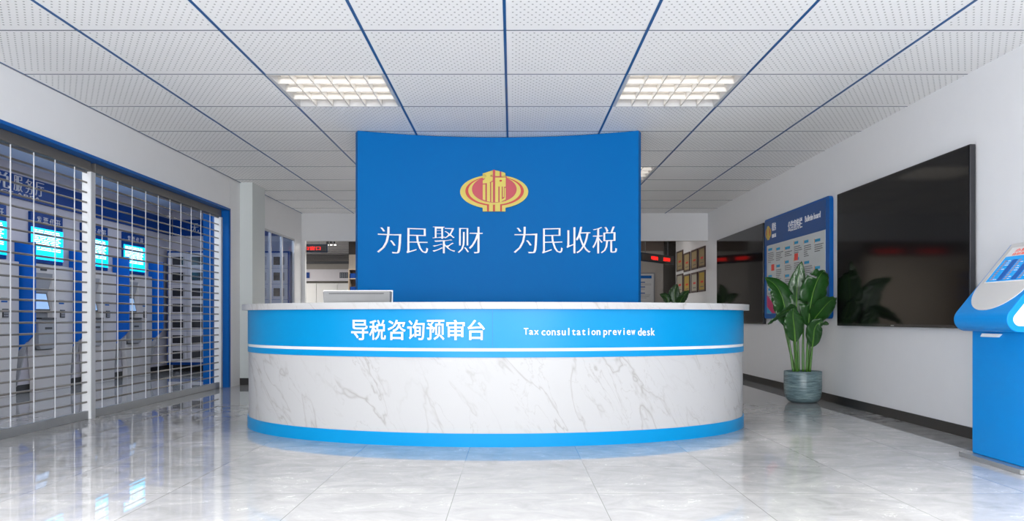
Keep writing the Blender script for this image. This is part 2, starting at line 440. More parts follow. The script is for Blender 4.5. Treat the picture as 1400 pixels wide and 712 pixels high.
# emblem (lantern shape), authored in a 979 x 712 drawing, centre (495,372)
def emblem(parent, mapf, levels, w):
    """mapf(a,b,d): a,b in metres from centre"""
    k = w/830
    def P(pts): return [((x-495)*k, (372-y)*k) for x, y in pts]
    def E(cx, cy_, rx, ry, n=56): return [(cx+rx*math.cos(2*math.pi*i/n), cy_+ry*math.sin(2*math.pi*i/n)) for i in range(n)]
    par = parent
    def plate(name, m, polys, d0, d1):
        b = MB()
        for qi, q in enumerate(polys):
            e = d1+(d1-d0)*.02*(qi+1)
            b.prism(P(q), lambda a, c: mapf(a, c, d0), lambda a, c: mapf(a, c, e))
        return b.build(name, m, par)
    d = levels; par = parent
    rim = plate('emblem', YEL, [E(495, 372, 415, 206), [(355, 150), (490, 108), (632, 150), (632, 220), (355, 220)], [(355, 520), (632, 520), (632, 612), (355, 612)]], 0, d)
    par = rim
    plate('red_ring', RED, [E(500, 365, 356, 180), [(408, 520), (432, 520), (432, 611), (408, 611)], [(480, 520), (506, 520), (506, 611), (480, 611)], [(568, 520), (590, 520), (590, 611), (568, 611)]], d*.5, d*1.3)
    plate('inner_ring', YEL, [E(500, 360, 320, 170), [(432, 505), (480, 505), (480, 611), (432, 611)], [(506, 500), (568, 500), (568, 611), (506, 611)]], d*.9, d*1.6)
    plate('rose_disc', PINK, [E(497, 345, 272, 162), [(480, 110), (508, 110), (508, 300), (480, 300)], [(563, 128), (583, 134), (583, 200), (563, 200)], [(630, 190), (650, 190), (640, 490), (632, 490)]], d*1.2, d*1.9)
    plate('character', YEL, [
        [(355, 156), (478, 118), (478, 172), (448, 178), (448, 192), (478, 196), (478, 240), (440, 262), (446, 272), (446, 498), (408, 490), (408, 270), (357, 278), (357, 240), (392, 215), (357, 215), (357, 198), (402, 192)],
        [(357, 292), (388, 286), (388, 482), (357, 470)], [(460, 262), (480, 256), (480, 502), (460, 498)],
        [(508, 118), (562, 128), (562, 188), (508, 188)], [(584, 134), (630, 150), (630, 188), (584, 188)],
        [(508, 205), (636, 205), (636, 315), (615, 315), (615, 440), (600, 440), (600, 312), (588, 312), (588, 500), (562, 502), (562, 312), (546, 312), (546, 502), (508, 502)],
        [(622, 330), (636, 330), (636, 470), (590, 492), (590, 470), (622, 450)]], d*1.7, d*2.4)
    plate('character_dot', RED, [E(575, 244, 16, 12, 12)], d*2.2, d*2.6)
ex = solve_x(675.6, lambda X: 8.80); ez = CZ+(HY-261.8)*8.80/F
emblem(pn, lambda a, b, d: (ex+a, 8.835-d, ez+b), .022, 93.3*8.8/F)

# ================================================================ monitor on the inner worktop
mo = thing('computer_monitor', 'silver computer monitor seen from behind on the reception counter', 'monitor', (-1.315, 6.72, .76), R(-3))
b = MB()
out = [(-.285, .085), (-.26, .085+.0), (.285, .085), (.300, .44), (.285, .462), (-.285, .462), (-.300, .45)]
prof = [(-.272, .10), (.272, .10), (.286, .452), (.278, .462), (-.278, .462), (-.286, .452)]
b.prism(prof, lambda a, c: (a, -.022+(c-.462)*-.06, c), lambda a, c: (a*1.035, .030+(c-.462)*-.06, c))
b.build('back_shell', mat('silver_plastic', (.20, .205, .21), .35, vary=.01), mo, bevel=.004)
bx('front_bezel', mat('bright_silver', (.75, .76, .77), .3), mo, -.300, .300, .030, .042, .085, .468, bevel=.003)
bx('display', SCREEN, mo, -.285, .285, .042, .046, .10, .455)
bx('vent_slot', GREYD, mo, -.235, .235, -.0255, -.018, .436, .443)
MB().prism([(-.05, 0), (.05, 0), (.035, .26), (-.035, .26)], lambda a, c: (a, -.05, c+.012), lambda a, c: (a, -.02, c+.012)).build('stand_neck', ALU, mo, bevel=.003)
bx('stand_foot', ALU, mo, -.14, .14, -.11, .10, 0, .012, bevel=.004)

# ================================================================ ceiling lights
CREAM = mat('lamp_diffuser', (1, .93, .84), .5, emit=.22, vary=0)
LOUV = mat('white_louvre_enamel', (.60, .585, .56), .35, vary=.01)
def ceiling_fixture(label):
    t = thing('ceiling_light', label, 'ceiling light', (0, 0, H), group='louvred ceiling lights')
    fr = MB(); e = .035
    fr.box(.006, e, .006, .994, -.006, .10).box(.965, .994, .006, .994, -.006, .10).box(e, .965, .006, .018, -.006, .10).box(e, .965, .982, .994, -.006, .10).box(.006, .994, .006, .994, .10, .112)
    fr.build('frame', mat('fixture_frame_grey', (.55, .56, .58), .4), t)
    bx('diffuser', CREAM, t, e+.002, .963, .02, .98, .085, .098)
    lamp = area('lamp', (.5, .5, .035), (0, 0, 0), .90, .90, 15, (1, .97, .92), 62); lamp.parent = t
    n1 = 6; n2 = 4; L = MB()
    for i in range(1, n1): x = e+(.965-e)*i/n1; L.box(x-.004, x+.004, .018, .982, -.004, .055)
    for j in range(1, n2): y = .018+.964*j/n2; L.box(e, .965, y-.004, y+.004, -.004, .055)
    L.build('louvre_grid', LOUV, t)
    for j in range(n2):
        y = .018+.964*(j+.55)/n2
        MB().tube([(e+.03, y, .066), (.94, y, .066)], .013, 10).build('lamp_tube', mat('warm_tube', (1, .92, .82), .5, emit=.45, vary=0), t, smooth=True)
    return t
fl = {(-2, 2): 'square louvred ceiling light, the large one left of the backdrop', (1, 2): 'square louvred ceiling light, the large one right of the backdrop',
      (-2, 6): 'farther louvred ceiling light mostly hidden behind the left edge of the backdrop', (1, 6): 'small far louvred ceiling light beside the top right edge of the backdrop'}
f0 = None
for (i, j) in FIX:
    if j == -2 or j == 10: lab = None
    else: lab = fl[(i, j)]
    if lab is None: continue
    t = ceiling_fixture(lab) if f0 is None else copy_tree(f0)
    f0 = f0 or t
    t['label'] = lab; t.location = (gx+i, gy+j, H)

# ================================================================ roller gate: two curtains of steel rods on white links
XG = -4.19
ZB, ZT = .08, 2.44
def gate(name_, label, y0, y1, links, group='see-through roller shutters'):
    g = thing('roller_shutter', label, 'roller shutter', (XG, y0, 0))
    L = y1-y0
    bx('bottom_bar', mat('shutter_bottom_grey', (.27, .28, .29), .4, metal=.3), g, -.02, .02, 0, L, 0, ZB, .004)
    n = 24
    for k in range(n):
        z = ZB+.085+(ZT-ZB-.06)*k/(n-.6)
        MB().tube([(0, 0, z), (0, L, z)], .0095, 8).build('rod', SLAT, g, smooth=True)
    for y in links:
        bx('link_strip', LINK, g, .0085, .0125, y-y0-.0055, y-y0+.0055, ZB, ZT+.02)
    bx('head_channel', mat('shutter_channel', (.15, .14, .13), .4, metal=.4), g, -.045, .045, -.0, L, ZT, OZ-.002, .006)
    return g
gate('g', 'nearer roller shutter of grey rods left of the white post', 4.46, 7.80, [4.67+.322*i for i in range(10)])
gate('g', 'farther roller shutter of grey rods between the white post and blue frame', 7.885, 11.30, [8.077+.3205*i for i in range(10)])
ps = thing('gate_post', 'white metal post between the two roller shutters', 'post', (-4.19, 7.80, 0))
bx('post_body', POST, ps, -.045, .040, 0, .080, 0, OZ-.10, .003)
bx('post_face', GREYL, ps, .040, .046, .004, .083, 0, OZ-.10, .001)
gr = thing('guide_rail', 'white guide rail at the far end of the farther roller shutter', 'guide rail', (-4.19, 11.30, 0))
bx('rail_body', POST, gr, -.06, .034, .002, .055, 0, OZ-.10, .003)
bx('rail_edge', GREYL, gr, .034, .044, .002, .055, 0, OZ-.10, .001)

# ================================================================ behind the gate: signs and self-service terminals on the side wall
SX = XD+.035
bd = thing('wall_sign', 'deep blue header sign lettered in Chinese and English above the terminals', 'sign', (XD, 0, 0))
bx('board', BLUED, bd, 0, .03, 3.7, YS-.04, 2.548, 2.852)
def wmap(a, b, d): return (.03+d, a, b)
def ypx(p, X=XD): return -X*F/(HX-p)
# header text; characters run along the wall, left to right = increasing Y
xs = [(-38, -5, '办'), (-38, -5, '税')]
SILV = mat('silver_letter', (.62, .62, .66), .4, vary=0)
for ch, a, b, lo, hi in (('办', 8.28, 8.62, 2.655, 2.83), ('税', 9.95-.42-.53, 9.35, 2.655, 2.83),('税', 9.62, 10.12, 2.64, 2.84), ('服', ypx(15), ypx(27), 2.64, 2.84), ('务', ypx(31), ypx(41.5), 2.64, 2.835), ('厅', ypx(45), ypx(56.5), 2.645, 2.83)):
    if ch == '税' and b < 9.5: continue
    text_mesh('letter', ch, (a, b, lo, hi), wmap, SILV, bd, depth=.01, wx=.0, wy=-.015)
text_mesh('english_lettering', 'TAXPAYER SERVICE AREA', (8.3, ypx(52), 2.575, 2.622), wmap, SILV, bd, depth=.008)
bd2 = thing('wall_sign', 'deep blue header sign on the service room end wall above the grey lockers', 'sign', (0, YS, 0))
bx('board', BLUED, bd2, XD+.04, XL-.06, -.03, 0, 2.548, 2.852)
for ch, p0, p1 in (('无', 262, 272.5), ('接', 280, 291), ('触', 298, 309)):
    text_mesh('letter', ch, ((p0-HX)*YS/F, (p1-HX)*YS/F, 2.61, 2.78), lambda a, b, d: (a, -.03-d, b), SILV, bd2, depth=.008, wx=0, wy=-.01)

CYAN = mat('cyan_lightbox', (.0, .50, .95), .4, emit=1.5, vary=0); CYW = mat('lightbox_white_text', (.85, .97, 1), .4, emit=1.6, vary=0)
ordn = ['nearest, leftmost behind the gate', 'second from the left', 'third from the left', 'farthest, next to the end wall']
rl = random.Random(3)
def lightbox(label):
    t = thing('lightbox_sign', label, 'sign', (XD, 0, 0))
    bx('backing', BLUED, t, .0, .04, -.375, .375, 1.74, 2.42, .004)
    bx('lit_panel', CYAN, t, .04, .044, -.375, .375, 1.79, 2.215)
    tb = MB()
    for r in range(11):
        z = 2.185-r*.026; a = -.33 if r < 9 else -.25
        while a < .26:
            l = rl.uniform(.05, .22); tb.box(.044, .046, a, min(a+l, .31), z-.008, z+.005); a += l+rl.uniform(.01, .04)
    tb.build('notice_text', CYW, t)
    for k, ch in enumerate('发票代开'):
        text_mesh('letter', ch, (-.25+k*.15, -.14+k*.15, 2.27, 2.37), lambda a, b, d: (.04+d, a, b), SILV, t, depth=.006, wy=-.008)
    return t
lbx = None
for k in range(4):
    lab = 'blue wall sign with glowing cyan notice, '+ordn[k]
    t = lightbox(lab) if lbx is None else copy_tree(lbx)
    lbx = lbx or t; t['label'] = lab; t['group'] = 'cyan notice signs above the terminals'; t.location.y = 9.67+1.26*k
TW = mat('terminal_shell', (.60, .58, .58), .4, vary=.02); TG = mat('terminal_grey', (.34, .35, .38), .45); TD = mat('terminal_recess', (.30, .31, .33), .5)
def terminal(label):
    t = thing('self_service_terminal', label, 'self-service terminal', (XD, 0, 0))
    # shell: wide at the top, narrowing towards the floor, with an opening left of centre for the operator recess
    b = MB(); F0, F1 = lambda a, c: (.012, a, c), lambda a, c: (.09, a, c)
    b.prism([(-.03, 0), (.42, 0), (.42, .25), (.48, .62), (.48, 1.72), (-.03, 1.72)], F0, F1)
    b.prism([(-.43, 0), (-.03, 0), (-.03, .56), (-.48, .56), (-.48, .50), (-.43, .2)], F0, F1)
    b.prism([(-.48, 1.60), (-.03, 1.60), (-.03, 1.72), (-.48, 1.72)], F0, F1)
    b.prism([(-.48, .56), (-.455, .56), (-.455, 1.60), (-.48, 1.60)], F0, F1)
    b.build('shell', TW, t, bevel=.006)
    bx('recess_back', TD, t, .013, .02, -.455, -.03, .56, 1.60)
    MB().prism([(.02, 1.60), (.09, 1.60), (.02, 1.34)], lambda a, c: (a, -.455, c), lambda a, c: (a, -.03, c)).build('recess_hood', TG, t)
    s_ = MB().prism([(.02, 1.06), (.075, 1.10), (.02, 1.34)], lambda a, c: (a, -.44, c), lambda a, c: (a, -.06, c)).build('screen_housing', GREYD, t)
    MB().prism([(.078, 1.115), (.080, 1.115), (.031, 1.325), (.029, 1.325)], lambda a, c: (a, -.42, c), lambda a, c: (a, -.09, c)).build('screen', mat('terminal_screen', (.35, .55, .85), .3, emit=.35, vary=0), s_)
    MB().prism([(-.45, .62), (-.40, .575), (-.08, .575), (-.03, .62), (-.03, .975), (-.45, .975)], lambda a, c: (.09, a, c), lambda a, c: (.15, a, c)).build('drawer_unit', TG, t, bevel=.01)
    bx('card_slot', GREYD, t, .15, .154, -.31, -.15, .84, .87)
    bx('tray', GREYD, t, .09, .17, -.42, -.08, .975, 1.0, .004)
    k_ = bx('keypad', GREYD, t, .09, .105, .14, .25, 1.00, 1.11, .004)
    for i in range(3):
        for j in range(3): bx('key', TG, k_, .105, .108, .155+.03*i, .175+.03*i, 1.015+.03*j, 1.035+.03*j)
    bx('badge', BLUEF, t, .09, .094, .12, .24, 1.19, 1.21); bx('badge', TD, t, .09, .094, .12, .24, 1.22, 1.25)
    bx('camera_window', GREYD, t, .09, .1, -.32, -.18, 1.635, 1.69, .004)
    MB().prism([(0.0, .515), (.26, .79), (.26, 1.98), (0, 1.98)], lambda a, c: (a+.004, .52, c), lambda a, c: (a+.004, .56, c)).build('privacy_fin', mat('fin_blue', (.001, .11, .52), .35, vary=.02, spec=.25), t, bevel=.004)
    MB().prism([(.012, 0.1), (.03, .12), (.16, .68), (.012, .52)], lambda a, c: (a, .525, c), lambda a, c: (a, .55, c)).build('fin_bracket', TG, t)
    return t
tm = None
for k in range(4):
    lab = 'white self-service terminal with a blue privacy fin, '+ordn[k]
    t = terminal(lab) if tm is None else copy_tree(tm)
    tm = tm or t; t['label'] = lab; t['group'] = 'self-service terminals along the service room wall'; t.location.y = 9.74+1.26*k
# locker cabinets on the end wall
def locker(label, x0, x1, y):
    t = thing('locker_cabinet', label, 'locker', ((x0+x1)/2, y, 0)); W = (x1-x0)/2
    bx('case', BLUED, t, -W, W, 0, .33, .13, 2.23, .004)
    b = MB()
    for sx in (-W+.05, W-.05): b.tube([(sx, .1, 0), (sx, .1, .13)], .015, 8)
    for i, sx in enumerate((-W+.05, W-.05)): MB().tube([(sx, .1, 0), (sx, .1, .13)], .015, 8).build('foot', GREYL, t)
    pw = (2*W-.05)/2; pitch = .289; z0 = .18
    for c in range(2):
        xa = -W+.025+c*pw
        for r in range(7):
            za = z0+r*pitch
            f = MB(); x_, y_ = xa+.003, xa+pw-.003; wz0, wz1 = za+.06, za+.21; wx0, wx1 = xa+.08, xa+pw-.075
            f.box(x_, wx0, -.02, 0, za, za+pitch-.006).box(wx1, y_, -.02, 0, za, za+pitch-.006).box(wx0, wx1, -.02, 0, za, wz0).box(wx0, wx1, -.02, 0, wz1, za+pitch-.006)
            d = f.build('door', mat('locker_door_grey', (.50, .49, .54), .4, vary=.01), t)
            bx('door_window', mat('locker_window', (.035, .035, .04), .12), d, wx0, wx1, -.008, -.001, wz0, wz1)
            MB().tube([(wx1+.02, -.032, wz0), (wx1+.02, -.032, wz1)], .006, 6).build('handle', GREYM, d)
    return t
YL = 14.62
locker('grey locker cabinet in a blue case seen through the farther roller shutter', (228.3-HX)*YL/F, (284.8-HX)*YL/F, YL)
locker('grey locker cabinet seen through the glass partition beside the grey pillar', (340-HX)*YL/F+.01, (395.5-HX)*YL/F-.0, YL)
# unseen glowing panels added to brighten the service room and far hall
EM = mat('cool_fill_glow', (.86, .92, 1), .5, emit=8.0, vary=0); EM2 = mat('neutral_fill_glow', (1, .97, .92), .5, emit=9.0, vary=0)
def fill_panel(label, x0, x1, y0, y1, z, m, group):
    t = thing('fill_panel', label, 'ceiling light', ((x0+x1)/2, (y0+y1)/2, z), group=group)
    a, b = (x1-x0)/2, (y1-y0)/2
    bx('housing', WHITE, t, -a-.02, a+.02, -b-.02, b+.02, -.012, -.002)
    bx('fill_emitter', m, t, -a, a, -b, b, -.016, -.012)
for k, y in enumerate((6.0, 9.2, 12.0)):  # added out of sight above the lintel to light this room
    fill_panel('added unseen fill panel behind the gate, %s along the service room' % ('nearest', 'middle', 'farthest')[k], -5.1, -4.5, y, y+1.2, H-.01, EM, 'service room fill panels')

# ================================================================ right wall: two screens, notice board
def tv(label, yn, yf):
    t = thing('television', label, 'television', (XR, (yn+yf)/2, 0)); h = (yf-yn)/2
    X0, X1 = -.062, -.012; z0, z1 = .906, 2.405
    bx('bezel', mat('tv_bezel', (.055, .055, .06), .25, metal=.6), t, X0+.004, X1, -h, h, z0, z1, .004)
    bx('screen_glass', SCREEN, t, X0, X0+.004, -h+.012, h-.012, z0+.028, z1-.012)
    bx('wall_bracket', GREYD, t, X1, -.003, -.4, .4, 1.4, 1.9)
    bx('logo', ALU, t, X0+.002, X0+.005, -.03, .03, z0+.010, z0+.018)
    return t
tv('large black wall-mounted television nearest the blue touch kiosk', 6.43, 9.06)
tv('black wall-mounted television farther back, left of the blue notice board', 11.73, 14.38)

nb = thing('notice_board', 'blue framed notice board with yellow and red emblem between the two televisions', 'notice board', (XR, 0, 0))
NY0, NY1, NZ0, NZ1 = 9.30, 11.70, .985, 2.435
def rrect(a0, a1, b0, b1, r, n=6):
    p = []
    for cx, cy_, s0 in ((a1-r, b1-r, 0), (a0+r, b1-r, 90), (a0+r, b0+r, 180), (a1-r, b0+r, 270)):
        p += [(cx+r*math.cos(R(s0+90*i/n)), cy_+r*math.sin(R(s0+90*i/n))) for i in range(n+1)]
    return p
MB().prism(rrect(NY0, NY1, NZ0, NZ1, .05), lambda a, c: (-.047, a, c), lambda a, c: (-.001, a, c)).build('frame', BLUEF, nb, bevel=.003)
bx('header_panel', mat('header_blue', (.006, .075, .28), .4), nb, -.052, -.047, NY0+.10, NY1-.03, 2.045, 2.41, .002)
bx('display_sheet', mat('paper_sheet', (.62, .66, .66), .25, vary=.01), nb, -.050, -.047, NY0+.12, NY1-.12, 1.06, 2.045)
# along the board, reading direction = decreasing Y
def bmap(a, b, d): return (-.0525-d, NY1-a, b)
text_mesh('title_lettering', '公告宣传栏', (1.02, 1.54, 2.15, 2.29), bmap, LETTER, nb, depth=.004, wx=.004, wy=.004)
text_mesh('english_lettering', 'Bulletin board', (1.64, 2.14, 2.21, 2.285), bmap, LETTER, nb, depth=.004)
text_mesh('logo_lettering', '税务', (.36, .53, 2.235, 2.35), bmap, LETTER, nb, depth=.004, wx=.003, wy=.003)
text_mesh('logo_caption', 'CHINA TAX', (.36, .53, 2.14, 2.19), bmap, LETTER, nb, depth=.004)
emblem(nb, lambda a, b, d: bmap(.195+a, 2.225+b*1.35, d), .003, .25)
GT = mat('grey_print', (.16, .16, .17), .5, vary=0); CB2 = mat('cyan_print', (.01, .33, .60), .5, vary=0); OR = mat('orange_print', (.75, .30, .03), .5, vary=0); RP = mat('red_print', (.75, .06, .04), .5, vary=0)
S = MB(); Hd = MB(); Og = MB()
rb = random.Random(11)
def brd(mb, a0, a1, b0, b1, d0=-.0025, d1=-.0015):
    mb.box(-.0525-d1, -.0525-d0-0.0, NY1-a1, NY1-a0, b0, b1)
colw = .355
for c in range(6):
    a = .16+c*colw; z = 2.0-.02*(c % 3)
    k = 0
    while z > 1.22:
        if rb.random() < .12 and k: 
            z -= .12; continue
        bx('printed_heading', CB2, nb, -.0512, -.050, NY1-a-.16-.06*rb.random(), NY1-a-.02, z-.035, z)
        bx('heading_marker', OR, nb, -.0514, -.050, NY1-a-.012, NY1-a, z-.045, z+.01); S = MB()
        z -= .065
        for r in range(rb.randint(3, 6)):
            l = rb.uniform(.2, .31) if r < 3 else rb.uniform(.1, .3)
            x_ = a+.01
            while x_ < a+l:
                q = rb.uniform(.03, .09); S.box(-.0510, -.050, NY1-min(x_+q, a+l), NY1-x_, z-.011, z); x_ += q+.006
            z -= .026
        S.build('printed_text', GT, nb)
        z -= .045; k += 1
for a, z in ((.32, 1.72), (1.25, 1.80)): bx('red_stamp', RP, nb, -.0513, -.050, NY1-a-.13, NY1-a, z-.05, z+.04)
def swoosh(name, pts, m, d): 
    MB().prism(pts, lambda a, c: (-.050, NY1-a, c), lambda a, c: (-.0505-d, NY1-a, c)).build(name, m, nb)
swoosh('magenta_swoosh', [(.13, 1.33), (.20, 1.30), (.45, 1.17), (.62, 1.062), (.36, 1.062), (.13, 1.16)], mat('magenta_print', (.55, .01, .14), .4, vary=0), .001)
swoosh('cyan_swoosh', [(.13, 1.16), (.36, 1.062), (.13, 1.062)], CB2, .0012)
swoosh('orange_swoosh', [(1.50, 1.062), (2.27, 1.33), (2.27, 1.22), (1.85, 1.062)], OR, .001)
swoosh('green_swoosh', [(1.45, 1.062), (1.75, 1.062), (2.0, 1.15), (1.80, 1.16)], mat('green_print', (.10, .45, .05), .4, vary=0), .0015)

# framed certificates
CF = [(15.43, 15.97, 1.995, 2.405, 'gold'), (16.07, 16.62, 1.995, 2.405, 'gold'), (16.76, 17.33, 1.995, 2.400, 'gold'), (17.44, 18.09, 2.05, 2.50, 'gold'),
      (15.43, 15.97, 1.52, 1.935, 'yel'), (16.07, 16.62, 1.52, 1.935, 'cream'), (16.76, 17.33, 1.52, 1.935, 'yel'), (17.44, 18.09, 1.52, 1.98, 'cream')]
posn = ['nearest in the top row', 'second nearest in the top row', 'third nearest in the top row', 'farthest in the top row']
posn += [p.replace('top', 'bottom') for p in posn]
cm = {'gold': (mat('certificate_gold', (.42, .33, .15), .3), 'brownish gold'), 'yel': (mat('certificate_yellow', (.50, .34, .02), .3), 'yellow'), 'cream': (mat('certificate_cream', (.48, .46, .36), .3), 'cream')}
for (a, b_, z0, z1, k), p in zip(CF, posn):
    t = thing('framed_certificate', '%s framed certificate on the right wall, %s' % (cm[k][1], p), 'certificate', (XR, (a+b_)/2, z0), group='framed certificates on the right wall')
    h = (b_-a)/2; hh = z1-z0
    fm = MB(); e = .035
    fm.box(-.025, -.001, -h, h, 0, e).box(-.025, -.001, -h, h, hh-e, hh).box(-.025, -.001, -h, -h+e, e, hh-e).box(-.025, -.001, h-e, h, e, hh-e)
    fm.build('frame', mat('certificate_frame', (.07, .035, .03), .3), t)
    bx('sheet', cm[k][0], t, -.014, -.002, -h+e, h-e, e, hh-e)
    m2 = MB()
    for r in range(3): m2.box(-.0148, -.014, -h*(.25+.1*r), h*(.2+.12*r), hh*(.30+.16*r), hh*(.34+.16*r))
    bx('red_text', RP, t, -.0149, -.014, -h*.42, h*.38, hh*.42, hh*.52)
    bx('small_text', GT, t, -.0149, -.014, -h*.5, h*.5, hh*.22, hh*.26)

# ================================================================ plants
LEAF = None
def m_leaf(name, c1, c2, rough=.35):
    m = bpy.data.materials.new(name); m.use_nodes = True; N = NT(m); p = N.n['Principled BSDF']
    g = N.new('ShaderNodeNewGeometry'); f = N.noise(g.outputs['Position'], 9, 4)
    N.link(N.mix(f, (*c1, 1), (*c2, 1)), p.inputs['Base Color']); p.inputs['Roughness'].default_value = rough
    p.inputs['Coat Weight'].default_value = .2
    return m
LEAF = m_leaf('leaf_green', (.008, .045, .008), (.022, .11, .014)); RIB = m_leaf('leaf_rib', (.10, .26, .03), (.16, .34, .05)); STEM = m_leaf('stem_green', (.05, .16, .02), (.10, .26, .04))
def bez(P, n):
    """Catmull-Rom through P"""
    P = [Vector(p) for p in P]; P = [P[0]*2-P[1]]+P+[P[-1]*2-P[-2]]; out = []
    m = len(P)-3
    for i in range(n+1):
        u = m*i/n; k = min(int(u), m-1); t = u-k; a, b, c, d = P[k:k+4]
        out.append(.5*((2*b)+(c-a)*t+(2*a-5*b+4*c-d)*t*t+(3*b-3*c+d-a)*t**3))
    return out
def leaf(plant, pts, blade0, width, side, fold=.25, split=0, seed=0, stem_r=.014):
    """pts: stalk from soil to tip; blade covers the last (1-blade0) of it; side: rough sideways direction"""
    rg = random.Random(seed); path = bez(pts, 40); n = len(path)-1; k0 = int(n*blade0)
    MB().tube(path[:k0+2], [stem_r*(1.25-.6*i/(k0+1)) for i in range(k0+2)], 8).build('stalk', STEM, plant, smooth=True)
    vs = []; fs = []; side = Vector(side).normalized(); m = 5
    for i in range(k0, n+1):
        t = (i-k0)/(n-k0); wv = width*.5*max(.015, (math.sin(math.pi*min(1, t**.72))**.75))*(1-.12*t)
        tg = (path[min(i+1, n)]-path[max(i-1, 0)]).normalized(); s_ = (side-tg*side.dot(tg)).normalized(); nm = s_.cross(tg)
        if nm.y > 0: nm = -nm
        for q in range(-m, m+1):
            a = q/m; rip = .010*math.sin(t*34+q*1.7+seed)*abs(a)*width/.2
            lift = fold*abs(a)*wv-fold*1.1*wv*a*a*.9
            vs.append(path[i]+s_*(a*wv*(1-.12*abs(fold)))+nm*(lift+rip))
    cols = 2*m+1
    for i in range(n-k0):
        for q in range(2*m):
            if split and (abs(q-m+.5) > 1.0) and ((i*7+seed) % 11 in (3,)) and (q < m or split > 1): continue
            fs.append((i*cols+q, i*cols+q+1, (i+1)*cols+q+1, (i+1)*cols+q))
    lf = MB().add(vs, fs).build('leaf', LEAF, plant, smooth=True)
    sd = lf.modifiers.new('thickness', 'SOLIDIFY'); sd.thickness = .0025
    MB().tube([p+Vector((0, -.003, 0)) for p in path[k0:]], [max(.0012, stem_r*.62*(1-(i/(n-k0+1)))) for i in range(n-k0+1)], 6).build('midrib', RIB, lf, smooth=True)
def m_pot():
    m = bpy.data.materials.new('glazed_pot'); m.use_nodes = True; N = NT(m); p = N.n['Principled BSDF']
    g = N.new('ShaderNodeNewGeometry'); mp = N.new('ShaderNodeMapping'); mp.inputs['Scale'].default_value = (3, 3, 34); N.link(g.outputs['Position'], mp.inputs[0])
    f = N.noise(mp.outputs[0], 1.6, 8, .3, .75)
    N.link(N.ramp(f, [(.34, srgb(62, 78, 84)), (.5, srgb(104, 128, 134)), (.62, srgb(140, 160, 160)), (.75, srgb(176, 190, 186))]), p.inputs['Base Color'])
    p.inputs['Roughness'].default_value = .35; return m
POT = m_pot(); SOIL = mat('potting_soil', (.035, .018, .012), .9, scale=60, vary=.5, bump=.8)
def pot(t):
    pr = [(0, 0), (.12, 0), (.165, .012), (.195, .05), (.21, .11), (.214, .20), (.214, .362), (.211, .369), (.200, .369), (.197, .36), (.195, .30), (.05, .30)]
    MB().lathe(pr).build('pot', POT, t, smooth=True)
    MB().lathe([(.0, .345), (.10, .348), (.196, .335), (.196, .30)], n=24).build('soil', SOIL, t, smooth=True)
PY = 9.36; PXc = 3.436
pl = thing('potted_plant', 'tall broad-leaved potted plant in a grey-green pot in front of the notice board', 'potted plant', (PXc, PY, 0))
pot(pl)
def P(x, y, dy=0): 
    Y = PY+dy; return ((x-HX)*Y/F-PXc, dy, CZ+(HY-y)*Y/F)
sd = (1, .15, 0)
leaf(pl, [P(1092, 507), P(1091, 470), P(1089, 421), P(1090, 390, .03), P(1096, 357, .0)], .40, .27, (1, -.25, 0), .35, seed=1)
leaf(pl, [P(1103, 508), P(1104, 470, -.03), P(1107, 425, -.10), P(1113, 395, -.16), P(1122, 375, -.24), P(1128, 371, -.32)], .30, .33, (1, .1, -.55), .3, split=1, seed=5)
leaf(pl, [P(1085, 508), P(1080, 475), P(1076, 440, .02), P(1071, 412, .02), P(1062, 392, 0), P(1046, 379, -.06)], .36, .30, (1, .1, .45), .35, seed=3)
leaf(pl, [P(1089, 508, -.03), P(1086, 470, -.08), P(1084, 440, -.12), P(1080, 424, -.16), P(1066, 430, -.22), P(1050, 443, -.26)], .50, .22, (.3, -.9, .9), .4, seed=4)
leaf(pl, [P(1090, 508, -.05), P(1088, 480, -.10), P(1086, 450, -.14), P(1084, 432, -.17), P(1085, 420, -.20)], .36, .25, (1, .0, 0), .3, seed=6, stem_r=.016)
leaf(pl, [P(1104, 508, .04), P(1108, 470, .06), P(1112, 440, -.06), P(1122, 425, -.22), P(1134, 412, -.38), P(1143, 407, -.50)], .38, .24, (.8, .1, -.75), .3, seed=7)
leaf(pl, [P(1107, 508, -.02), P(1110, 480, -.05), P(1112, 462, -.09), P(1114, 448, -.13), P(1121, 441, -.17), P(1133, 443, -.2)], .26, .20, (.9, -.3, -.2), .35, seed=8, stem_r=.013)
leaf(pl, [P(1098, 508, .05), P(1098, 460, .08), P(1100, 430, .1), P(1106, 408, .1), P(1117, 396, .08)], .38, .24, (1, .2, -.3), .3, seed=9)
leaf(pl, [P(1087, 508, .06), P(1078, 470, .09), P(1072, 445, .1), P(1067, 428, .08), P(1062, 418, .05)], .55, .14, (1, .2, .3), .3, seed=10)
PY2 = 15.75; 
p2 = thing('potted_plant', 'smaller-looking leafy potted plant far back beneath the framed certificates', 'potted plant', (3.2, PY2, 0))
pot(p2)
PXc, PY = 3.2, PY2
leaf(p2, [P(921, 480), P(923, 440), P(923, 415), P(922, 400, .0), P(926, 388, .0)], .50, .26, (1, -.25, 0), .35, seed=1)
leaf(p2, [P(920, 480), P(917, 440), P(914, 415), P(910, 406, .0), P(902, 402, -.05)], .50, .18, (.6, .1, .8), .35, seed=3)
leaf(p2, [P(924, 480), P(928, 440), P(930, 415), P(935, 404, .0), P(942, 397, -.05)], .50, .20, (.8, .1, -.6), .35, seed=5)
leaf(p2, [P(923, 480), P(926, 440), P(928, 420), P(932, 408, -.1), P(937, 404, -.15)], .50, .20, (1, .1, -.2), .35, seed=7)
leaf(p2, [P(919, 480), P(914, 450), P(910, 430), P(908, 420, -.1), P(903, 416, -.15)], .50, .20, (1, .1, .4), .35, seed=8)

